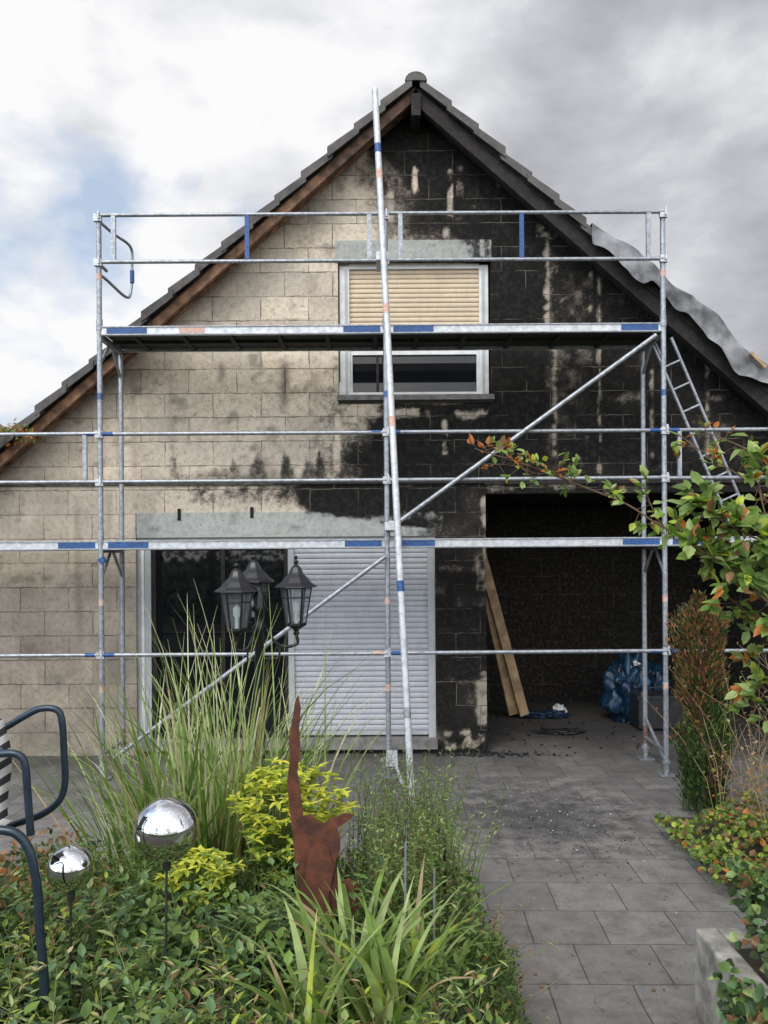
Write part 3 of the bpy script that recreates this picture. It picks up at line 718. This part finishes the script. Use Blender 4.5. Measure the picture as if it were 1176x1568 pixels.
# ------------------------------------------------------------------ plants
def mound(b,c,s,n,Lr,Wr,mats,shell=.55,up=.6,amp=.35,fr=3):
    c=Vector(c)
    for _ in range(n):
        d=rdir()
        if d.z<-.35: d.z=-d.z
        k=(1+amp*mnoise.noise(d*fr+c))*random.uniform(shell,1)**.6
        p=c+Vector((d.x*s[0],d.y*s[1],d.z*s[2]))*k
        ld=(d*.8+rdir()*.9+Vector((0,0,up*.4))).normalized();n_=(rdir()*.6+Vector((0,0,1))+d*.4).normalized()
        Ln=random.uniform(*Lr);m=random.choices(range(len(mats)),[w for _,w in mats])[0]
        b.leaf(p,ld,n_,Ln,Ln*random.uniform(*Wr),m)
def field(b,x0,x1,y0,y1,h0,h1,n,Lr,Wr,mats,fr=2.2,mask=None,zf=None,up=.5):
    for _ in range(n):
        x=random.uniform(x0,x1);y=random.uniform(y0,y1)
        if mask and not mask(x,y): continue
        nn=mnoise.noise(Vector((x*fr,y*fr,3.3)))
        h=lerp(h0,h1,.5+nn)
        z=(zf(x,y) if zf else bedz(y))+h*random.uniform(.35,1)**.7
        ld=(rdir()+Vector((0,-.1,up))).normalized();n_=(rdir()*.5+Vector((0,-.3,1))).normalized()
        Ln=random.uniform(*Lr);m=random.choices(range(len(mats)),[w for _,w in mats])[0]
        b.leaf(Vector((x,y,z)),ld,n_,Ln,Ln*random.uniform(*Wr),m)
def mk(b,name,mats): return b.build(name,[L[k] for k,_ in mats])

# ornamental grass
b=B();mats=[('g2',4),('gl',3),('g1',3),('cr',2),('straw',1)]
def clump(cx,cy,n,lo,hi,spread,lean,w=(.009,.019)):
    for _ in range(n):
        a=random.uniform(0,6.283);rr=spread*math.sqrt(random.random());m=random.choices(range(5),[4,4,3,3,1.4])[0]
        p=(cx+rr*math.cos(a),cy+rr*math.sin(a)*.7,bedz(cy)-.02)
        b.blade(p,a+random.uniform(-.6,.6),random.uniform(lo,hi),random.uniform(*w),random.uniform(.02,lean),random.uniform(.2,2.2)*(random.random()**.5),m,9,random.uniform(-1.2,1.2))
clump(-.98,4.25,280,.6,1.4,.26,.40);clump(-.80,4.35,160,.8,1.70,.20,.30);clump(-1.25,4.2,100,.6,1.35,.16,.55);clump(-.45,4.3,60,.7,1.4,.12,.35)
for _ in range(50):
    b.blade((-.84+random.gauss(0,.16),4.3+random.gauss(0,.1),.2),random.uniform(0,6.28),random.uniform(1.35,1.80),.011,random.uniform(.02,.3),random.uniform(.1,.8),random.choice([1,3]),9)
mk(b,'ornamental_grass',mats)
def shoot(x,y,z,h,n,Lr,Wr,mats,lean=.2,stem=None,b_=None):
    bb=b_ or b;dx,dy=random.gauss(0,lean),random.gauss(0,lean)
    pts=[Vector((x+dx*h*t*t,y+dy*h*t*t,z+h*t)) for t in (0,.33,.66,1)]
    bb.sweep(pts,[.0028,.0024,.002,.0012],stem if stem is not None else len(mats),4,caps=False)
    for i in range(n):
        t=lerp(.2,1,i/max(1,n-1));q=Vector((x+dx*h*t*t,y+dy*h*t*t,z+h*t));a=i*2.4+random.random()
        d=Vector((math.cos(a),math.sin(a),random.uniform(.2,.9))).normalized();Ln=random.uniform(*Lr)*(1.1-.4*t)
        m=random.choices(range(len(mats)),[w for _,w in mats])[0];bb.leaf(q,d,Vector((0,0,1)),Ln,Ln*random.uniform(*Wr),m)
def whorl(b,p,n,Lr,ms,w=.42):
    for i in range(n):
        a=i*6.283/n+random.random()*.5;d=Vector((math.cos(a),math.sin(a),random.uniform(-.35,.5))).normalized();Ln=random.uniform(*Lr)
        b.leaf(p,d,Vector((0,0,1)),Ln,Ln*w,random.choices(range(len(ms)),ms)[0])
for k,(u,v,d,s,n) in enumerate(((440,1248,3.85,(.25,.18,.26),330),(300,1340,3.55,(.15,.13,.12),110))):
    b=B();c=P(u,v,d)
    for _ in range(n):
        q=rdir()
        kk=(1+.6*mnoise.noise(q*2.3+c))*random.uniform(.45,1)**.5
        p=c+Vector((q.x*s[0],q.y*s[1],q.z*s[2]))*kk
        whorl(b,p,random.choice([5,6,7]),(.03,.062),[5,3,1] if q.z>-.3 else [1,3,5])
        if random.random()<.25: b.sweep([(c.x+(p.x-c.x)*.4,c.y+(p.y-c.y)*.4,bedz(c.y)),(c+p)/2+Vector((0,0,-.05)),p],.0018,3,4,caps=False)
    b.build('golden_shrub'+('' if k==0 else '.001'),[L['y'],L['y2'],L['g2'],L['st']])
# low fine hedge
b=B();mats=[('g3',3),('g1',4),('g2',2)]
field(b,-2.6,-.35,3.45,4.15,.16,.40,11000,(.014,.03),(.25,.4),mats,3.2)
mk(b,'low_green_hedge',mats)
b=B();mats=[('g3',2),('g1',2),('br',3),('or',1)]
field(b,-2.8,-1.2,3.0,4.6,.2,.42,3600,(.025,.05),(.45,.7),mats,3,mask=lambda x,y:mnoise.noise(Vector((x*2.5,y*2.5,8)))>-.15 and x<-1.10-.25*(y-3.2))
mk(b,'dry_leafy_shrub',mats)
# front ground cover
b=B();mats=[('g1',4),('g2',4),('blue',4),('g3',2),('gl',2)]
def cov(x,y): return mnoise.noise(Vector((x*3.3,y*3.3,7)))
field(b,-2.2,-.15,2.15,3.5,.02,.14,2600,(.03,.06),(.42,.58),mats,2.8)
for _ in range(440):
    x=random.uniform(-1.9,-.2);y=random.uniform(2.2,3.45);cc_=cov(x,y)
    if cc_<-.14: continue
    shoot(x,y,bedz(y),random.uniform(.15,.30)*(1+1.2*max(-.3,cc_)),12,(.05,.09),(.40,.55),mats,.4)
b.build('leafy_groundcover',[L[k] for k,_ in mats]+[L['st']])
b=B();mats=[('y2',3),('gl',3),('br',2),('straw',1.5)]
for _ in range(170):
    x=random.uniform(-1.6,.3);y=random.uniform(2.15,2.8);shoot(x,y,bedz(y),random.uniform(.14,.36),10,(.03,.065),(.20,.40),mats,.5)
for _ in range(70):
    x=random.uniform(-1.9,-1.1);y=random.uniform(2.5,3.4);shoot(x,y,bedz(y),random.uniform(.2,.42),9,(.03,.06),(.3,.5),mats,.5)
b.build('young_seedling_plants',[L[k] for k,_ in mats]+[L['st']])
# daylily
b=B()
for cx_,cy_,n in((-.10,2.8,46),(.04,2.55,30),(-.22,2.5,22),(.10,2.9,22)):
    for _ in range(n):
        a=random.uniform(0,6.28);b.blade((cx_+random.gauss(0,.035),cy_+random.gauss(0,.03),bedz(cy_)-.04),a,random.uniform(.36,.68),random.uniform(.024,.044),random.uniform(.05,.45),random.uniform(.6,1.9),random.choices([0,1,2,3],[6,3,.7,.8])[0],10,random.uniform(-.3,.3))
b.build('daylily',[L['g2'],L['gl'],L['straw'],L['y2']])
# upright perennials
b=B();mats=[('g1',3),('gl',4),('g2',4),('br',1)]
for _ in range(260):
    x=random.gauss(.12,.15);y=random.uniform(3.3,4.7)
    if x>.36 or x<-.3: continue
    shoot(x,y,bedz(y)-.02,random.uniform(.45,.85)*(1 if y>3.8 else .74),26,(.02,.045),(.28,.45),mats,.14)
b.build('upright_perennial',[L[k] for k,_ in mats]+[L['st']])
b=B();mats=[('g1',4),('g3',3),('g2',3)]
mound(b,(.36,3.25,.16),(.19,.34,.38),8000,(.014,.03),(.2,.3),mats,.55,.8,.45,3)
mk(b,'dwarf_conifer_cushion',mats)
b=B();mats=[('straw',3),('br',2),('gl',2)]
for _ in range(170):
    x=.47+random.gauss(0,.06);y=random.uniform(2.4,4.2);shoot(x,y,0.0,random.uniform(.12,.36),8,(.02,.04),(.25,.45),mats,.4)
b.build('dry_edge_weeds',[L[k] for k,_ in mats]+[L['straw']])
b=B();mats=[('g1',3),('g3',3),('g2',2),('br',.6)]
field(b,-.6,.4,2.3,5.1,.05,.28,6500,(.02,.045),(.35,.5),mats,3)
field(b,-2.5,-.3,4.3,5.2,.05,.22,2600,(.02,.045),(.3,.5),mats,3)
mk(b,'mixed_border_foliage',mats)

# right: columnar conifer
b=B();c=P(1078,1240,6.4);H=1.64
for _ in range(10500):
    t=random.random();a=random.uniform(0,6.28)
    rr=(.175*(.8+.30*math.sin(t*2.6))*(1+.8*mnoise.noise(Vector((math.cos(a)*1.8,math.sin(a)*1.8,t*8)))))*random.uniform(.3,1)**.5
    if t>.90: rr*=max(.15,(1-t)*10)
    p=Vector((c.x+rr*math.cos(a)-.04*t,c.y+rr*math.sin(a),.04+H*t+random.uniform(-.05,.05)))
    or_=t>.45+.6*mnoise.noise(Vector((math.cos(a)*1.2,math.sin(a),t*3)));m=(random.choice([2,2,3,0]) if or_ and random.random()<.72 else random.choice([0,0,1]))
    d=Vector((math.cos(a)*.5,math.sin(a)*.5,1)).normalized()+rdir()*.5;b.leaf(p,d.normalized(),rdir(),random.uniform(.025,.065),.012,m)
b.tube((c.x,c.y,0),(c.x-.05,c.y,H*.9),.014,4)
b.build('columnar_conifer',[L['g3'],L['g1'],leafm('conifer_brown',(.20,.095,.045),.1),leafm('conifer_rust',(.34,.14,.05),.15),L['bst']])
# ivy
b=B();mats=[('g1',3),('g2',4),('y2',2),('br',2),('or',.6)]
field(b,1.95,3.4,4.75,5.9,.02,.26,2700,(.03,.055),(.7,.95),mats,3.5,zf=lambda x,y:.05)
mk(b,'ivy_ground_patch',mats)
b=B();b.box(1.33,1.43,2.2,3.52,0,.43,0);b.box(1.43,2.6,3.42,3.52,0,.43,0);b.box(1.43,2.6,2.2,3.42,0,.39,1)
b.build('concrete_planter_wall',[simple('weathered_concrete',(.42,.395,.34),.9,0,.4,9,.5),M['soil']],bevel=.012)
b=B();mats=[('g3',5),('g1',4),('blue',2),('gl',1),('br',1.4)]
for _ in range(4800):
    k=random.random();y=random.uniform(2.4,3.6);nn=mnoise.noise(Vector((y*3,1,1)))
    if k<.62:
        x=random.uniform(1.42,2.3);y=min(y,3.5);z=.43+.32*(mnoise.noise(Vector((x*3.5,y*3.5,1)))+.4)*random.uniform(.3,1)
        if x<1.5 and y>3.3: continue
    elif k<.85:
        y=random.uniform(2.3,3.02);x=1.31-.07*random.random()*(1+nn);z=random.uniform(.0,.52)
        if y>2.9 and z<.25: continue
    else:
        x=random.uniform(1.75,2.5);y=3.55+random.uniform(-.02,.08);z=random.uniform(.05,.5)
    d=(rdir()+Vector((-.5,-.3,-.1))).normalized();Ln=random.uniform(.028,.055);m=random.choices(range(5),[w for _,w in mats])[0]
    b.leaf(Vector((x,y,z)),d,(Vector((-.5,-.5,1))+rdir()*.6).normalized(),Ln,Ln*random.uniform(.7,.95),m)
mk(b,'ivy',mats)
b=B();mats=[('br',3),('straw',3),('or',1),('g2',2)]
for _ in range(110):
    x=random.uniform(2.45,3.4);y=random.uniform(5.3,6.1);shoot(x,y,.05,random.uniform(.4,1.35),14,(.03,.055),(.3,.6),mats,.4)
b.build('withered_shrub',[L[k] for k,_ in mats]+[L['straw']])
b=B();mats=[('g1',3),('g3',3),('g2',2),('br',1)]
mound(b,(3.0,5.0,.3),(.42,.4,.42),1500,(.03,.055),(.5,.8),mats,.5,.3,.5)
mk(b,'side_bed_shrub',mats)
# climbing rose
b=B();mats=[('g1',4),('g2',5),('gl',2),('or',.9),('br',.5),('y2',1)]
def vine(pts,d0,d1,dens,Ls=(.03,.055),tip_or=False,r=(.0045,.0016)):
    n=len(pts);pp=[P(u,v,lerp(d0,d1,i/(n-1))) for i,(u,v) in enumerate(pts)]
    out=b.curve(pp,list(r),6,5,8)
    for i in range(len(out)-1):
        for k in range(dens):
            if dens==1 and random.random()<.15: continue
            q=out[i].lerp(out[i+1],random.random());t=i/len(out)
            d=(rdir()+Vector((0,-.15,.25))).normalized();pl=random.uniform(.02,.07);e=q+d*pl
            b.sweep([q,e],[.0012,.0009],6,4,caps=False)
            w=[3,6,4,.7,.5,1.8] if not(tip_or and t>.66) else [1,2,2,5,.6,1]
            for s in range(random.choice([1,3,3,5])):
                dd=(d+rdir()*.9).normalized();Ln=random.uniform(*Ls);b.leaf(e-d*pl*.25*s*.5,dd,(Vector((0,-.6,1))+rdir()*.5).normalized(),Ln,Ln*random.uniform(.5,.68),random.choices(range(6),w)[0])
vine([(1260,900),(1176,850),(1100,832),(1020,812),(960,775),(880,742),(820,718),(765,700),(728,688)],2.3,2.6,1,(.022,.038),True)
vine([(880,742),(850,728),(820,726),(790,715),(755,712)],2.45,2.6,1,(.018,.03),True,(.0018,.001))
vine([(1260,980),(1180,900),(1120,870),(1060,850),(1010,800),(985,745)],2.3,2.5,1,(.03,.05))
vine([(1260,860),(1200,800),(1150,745),(1090,705),(1040,668)],2.3,2.6,1,(.022,.04),True)
vine([(1260,820),(1190,730),(1140,690),(1080,665)],2.3,2.6,1,(.022,.035),True)
vine([(1270,1000),(1180,930),(1130,880),(1080,850),(1050,830)],2.2,2.4,2,(.035,.06))
vine([(1270,900),(1200,850),(1140,820),(1090,790),(1070,760)],2.2,2.4,2,(.035,.06))
vine([(1280,1100),(1200,1010),(1160,960),(1130,930),(1110,915)],2.3,2.4,1,(.03,.05))
vine([(1280,1250),(1210,1130),(1160,1090),(1115,1080)],2.3,2.5,1,(.03,.055))
vine([(1290,1100),(1230,950),(1190,850),(1165,760),(1160,690)],2.2,2.4,2,(.03,.055))
vine([(1280,1150),(1200,1080),(1160,1050),(1145,1010)],2.3,2.5,1,(.03,.05),True)
b.curve([P(1290,1500,2.3),P(1285,1250,2.3),P(1270,1000,2.3),P(1260,850,2.3)],.012,6)
b.curve([P(1290,1500,2.3),(P(1290,1500,2.3).x,2.3,.4)],.014,6)
b.build('climbing_rose',[L[k] for k,_ in mats]+[L['bst']])
b=B();mats=[('g2',3),('or',3),('br',2)]
mound(b,P(20,668,7.9),(.28,.15,.13),260,(.03,.055),(.4,.6),mats,.3,.3,.6)
mk(b,'creeper_at_eave',mats)

# ------------------------------------------------------------------ surroundings
b=B();b.box(-24,-13.2,24,34,0,5.2,0);b.prism([(-24.4,5.1),(-12.7,5.1),(-12.7,5.3),(-18.5,9.3),(-24.4,5.3)],23.6,34.4,1)
for x in(-22,-19,-16): b.box(x,x+1.2,23.95,24,1,2.4,2);b.box(x,x+1.2,23.95,24,3.4,4.8,2)
b.build('neighbour_house',[simple('render_plaster',(.55,.52,.46),.9),simple('clay_roof_tiles',(.25,.09,.05),.85,0,.4,3),M['glass']])
def tree(name,x,y,h,r,n):
    b=B();b.curve([(x,y,0),(x+.1,y,h*.3),(x-.1,y,h*.6),(x,y,h*.85)],(.2,.05),3,8)
    mm=[('a',3),('b',3),('c',2)]
    for k in range(9):
        a=k*2.4;z=h*lerp(.35,.8,k/9);e=Vector((x+r*.7*math.cos(a),y+r*.7*math.sin(a),z+r*.4));b.curve([(x,y,z*.9),(x+r*.3*math.cos(a),y+r*.3*math.sin(a),z),e],(.07,.02),3,6,4)
        mound(b,e,(r*.5,r*.5,r*.42),n,(.12,.22),(.5,.8),mm,.3,.2,.6)
    mound(b,(x,y,h*.85),(r*.6,r*.6,r*.5),n*2,(.12,.22),(.5,.8),mm,.3,.2,.6)
    b.build(name,[L['g1'],L['g3'],L['g2'],L['bst']])
tree('broadleaf_tree',-11.3,16.5,7.2,2.2,250);tree('broadleaf_tree.001',-6,-11,7,2.6,250);tree('broadleaf_tree.002',5,-12,6.5,2.4,200)  # last two trees stand unseen behind the camera, added for reflections
b=B()  # unseen hedge behind the camera, added for reflections in glass and balls
for _ in range(6500):
    x=random.uniform(-12,12);z=random.uniform(0,2.3+.3*mnoise.noise(Vector((x,0,0))));y=-7+.35*random.uniform(-1,1)
    b.leaf(Vector((x,y,z)),rdir(),rdir(),random.uniform(.14,.26),.13,random.choice([0,1,1,2]))
b.build('unseen_reflection_hedge',[L['g1'],L['g3'],L['g2']])

# ------------------------------------------------------------------ world, sun, camera
w=bpy.data.worlds.new("World");scene.world=w;w.use_nodes=True;t=w.node_tree;t.nodes.clear()
class WN(N):
    def __init__(s): s.t=t
m=WN();out=m.n('ShaderNodeOutputWorld');bg=m.n('ShaderNodeBackground');m.l(bg.outputs[0],out.inputs[0]);bg.inputs[1].default_value=.1
SE,SA=math.radians(48),math.radians(205)
sky=m.n('ShaderNodeTexSky',sky_type='NISHITA');sky.sun_disc=False;sky.sun_elevation=SE;sky.sun_rotation=SA
gen=m.n('ShaderNodeTexCoord').outputs['Generated'];m.co=gen
mp=m.n('ShaderNodeMapping');m.l(gen,mp.inputs[0]);mp.inputs['Scale'].default_value=(1,1,1.7);mp.inputs['Location'].default_value=(.85,.3,.4)
c1=m.noise(3.4,7,.5,mp.outputs[0],.1);c2=m.noise(5.2,8,.52,mp.outputs[0],.15);c3=m.noise(2.2,3,.5,mp.outputs[0],.1)
sp=m.n('ShaderNodeSeparateXYZ');m.l(gen,sp.inputs[0])
c1b=m.math('ADD',c1,m.math('MULTIPLY',sp.outputs[0],.26))
cover=m.ramp(c1b,[(.33,0.),(.43,1.)])
shade=m.math('ADD',m.math('MULTIPLY',c2,.85),m.math('MULTIPLY',c3,.55))
dk=m.math('ADD',m.math('MULTIPLY',sp.outputs[0],.26),m.math('MULTIPLY',sp.outputs[2],.20))
shade=m.math('SUBTRACT',shade,m.math('MAXIMUM',m.math('SUBTRACT',dk,.04),-.08))
cc=m.ramp(shade,[(.44,(.44,.45,.48)),(.56,(.60,.61,.645)),(.66,(.80,.81,.845)),(.76,(.99,.99,1.0))])
sc=m.mix(1,cc,9.8,'MULTIPLY')
blue=m.mix(.6,m.mix(1,sky.outputs[0],1.6,'MULTIPLY'),(6.6,7.6,9.0))
col=m.mix(cover,blue,sc)
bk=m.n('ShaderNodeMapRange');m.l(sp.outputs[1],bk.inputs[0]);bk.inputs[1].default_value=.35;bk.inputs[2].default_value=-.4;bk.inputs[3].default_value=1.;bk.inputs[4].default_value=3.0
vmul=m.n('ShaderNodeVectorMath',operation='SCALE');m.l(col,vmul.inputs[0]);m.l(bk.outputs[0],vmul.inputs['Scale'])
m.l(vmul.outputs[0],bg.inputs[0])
sl=bpy.data.lights.new('sun','SUN');sl.energy=1.5;sl.angle=math.radians(20);sl.color=(1,.95,.87)
so=bpy.data.objects.new('sun',sl);scene.collection.objects.link(so)
az=math.radians(205);sd=Vector((math.sin(az)*math.cos(SE),math.cos(az)*math.cos(SE),math.sin(SE)))
so.rotation_euler=sd.to_track_quat('Z','Y').to_euler();so.location=(-5,-5,12)
cam=bpy.data.cameras.new('camera');co=bpy.data.objects.new('camera',cam);scene.collection.objects.link(co)
co.location=(0,0,CH);co.rotation_euler=(math.radians(90),math.radians(.4),0)
cam.sensor_fit='VERTICAL';cam.sensor_height=36;cam.sensor_width=27;cam.lens=F/1568*36;cam.shift_y=66/1568;cam.clip_end=2000;cam.clip_start=.05
scene.camera=co
scene.view_settings.view_transform='Standard';scene.view_settings.look='None';scene.view_settings.exposure=0
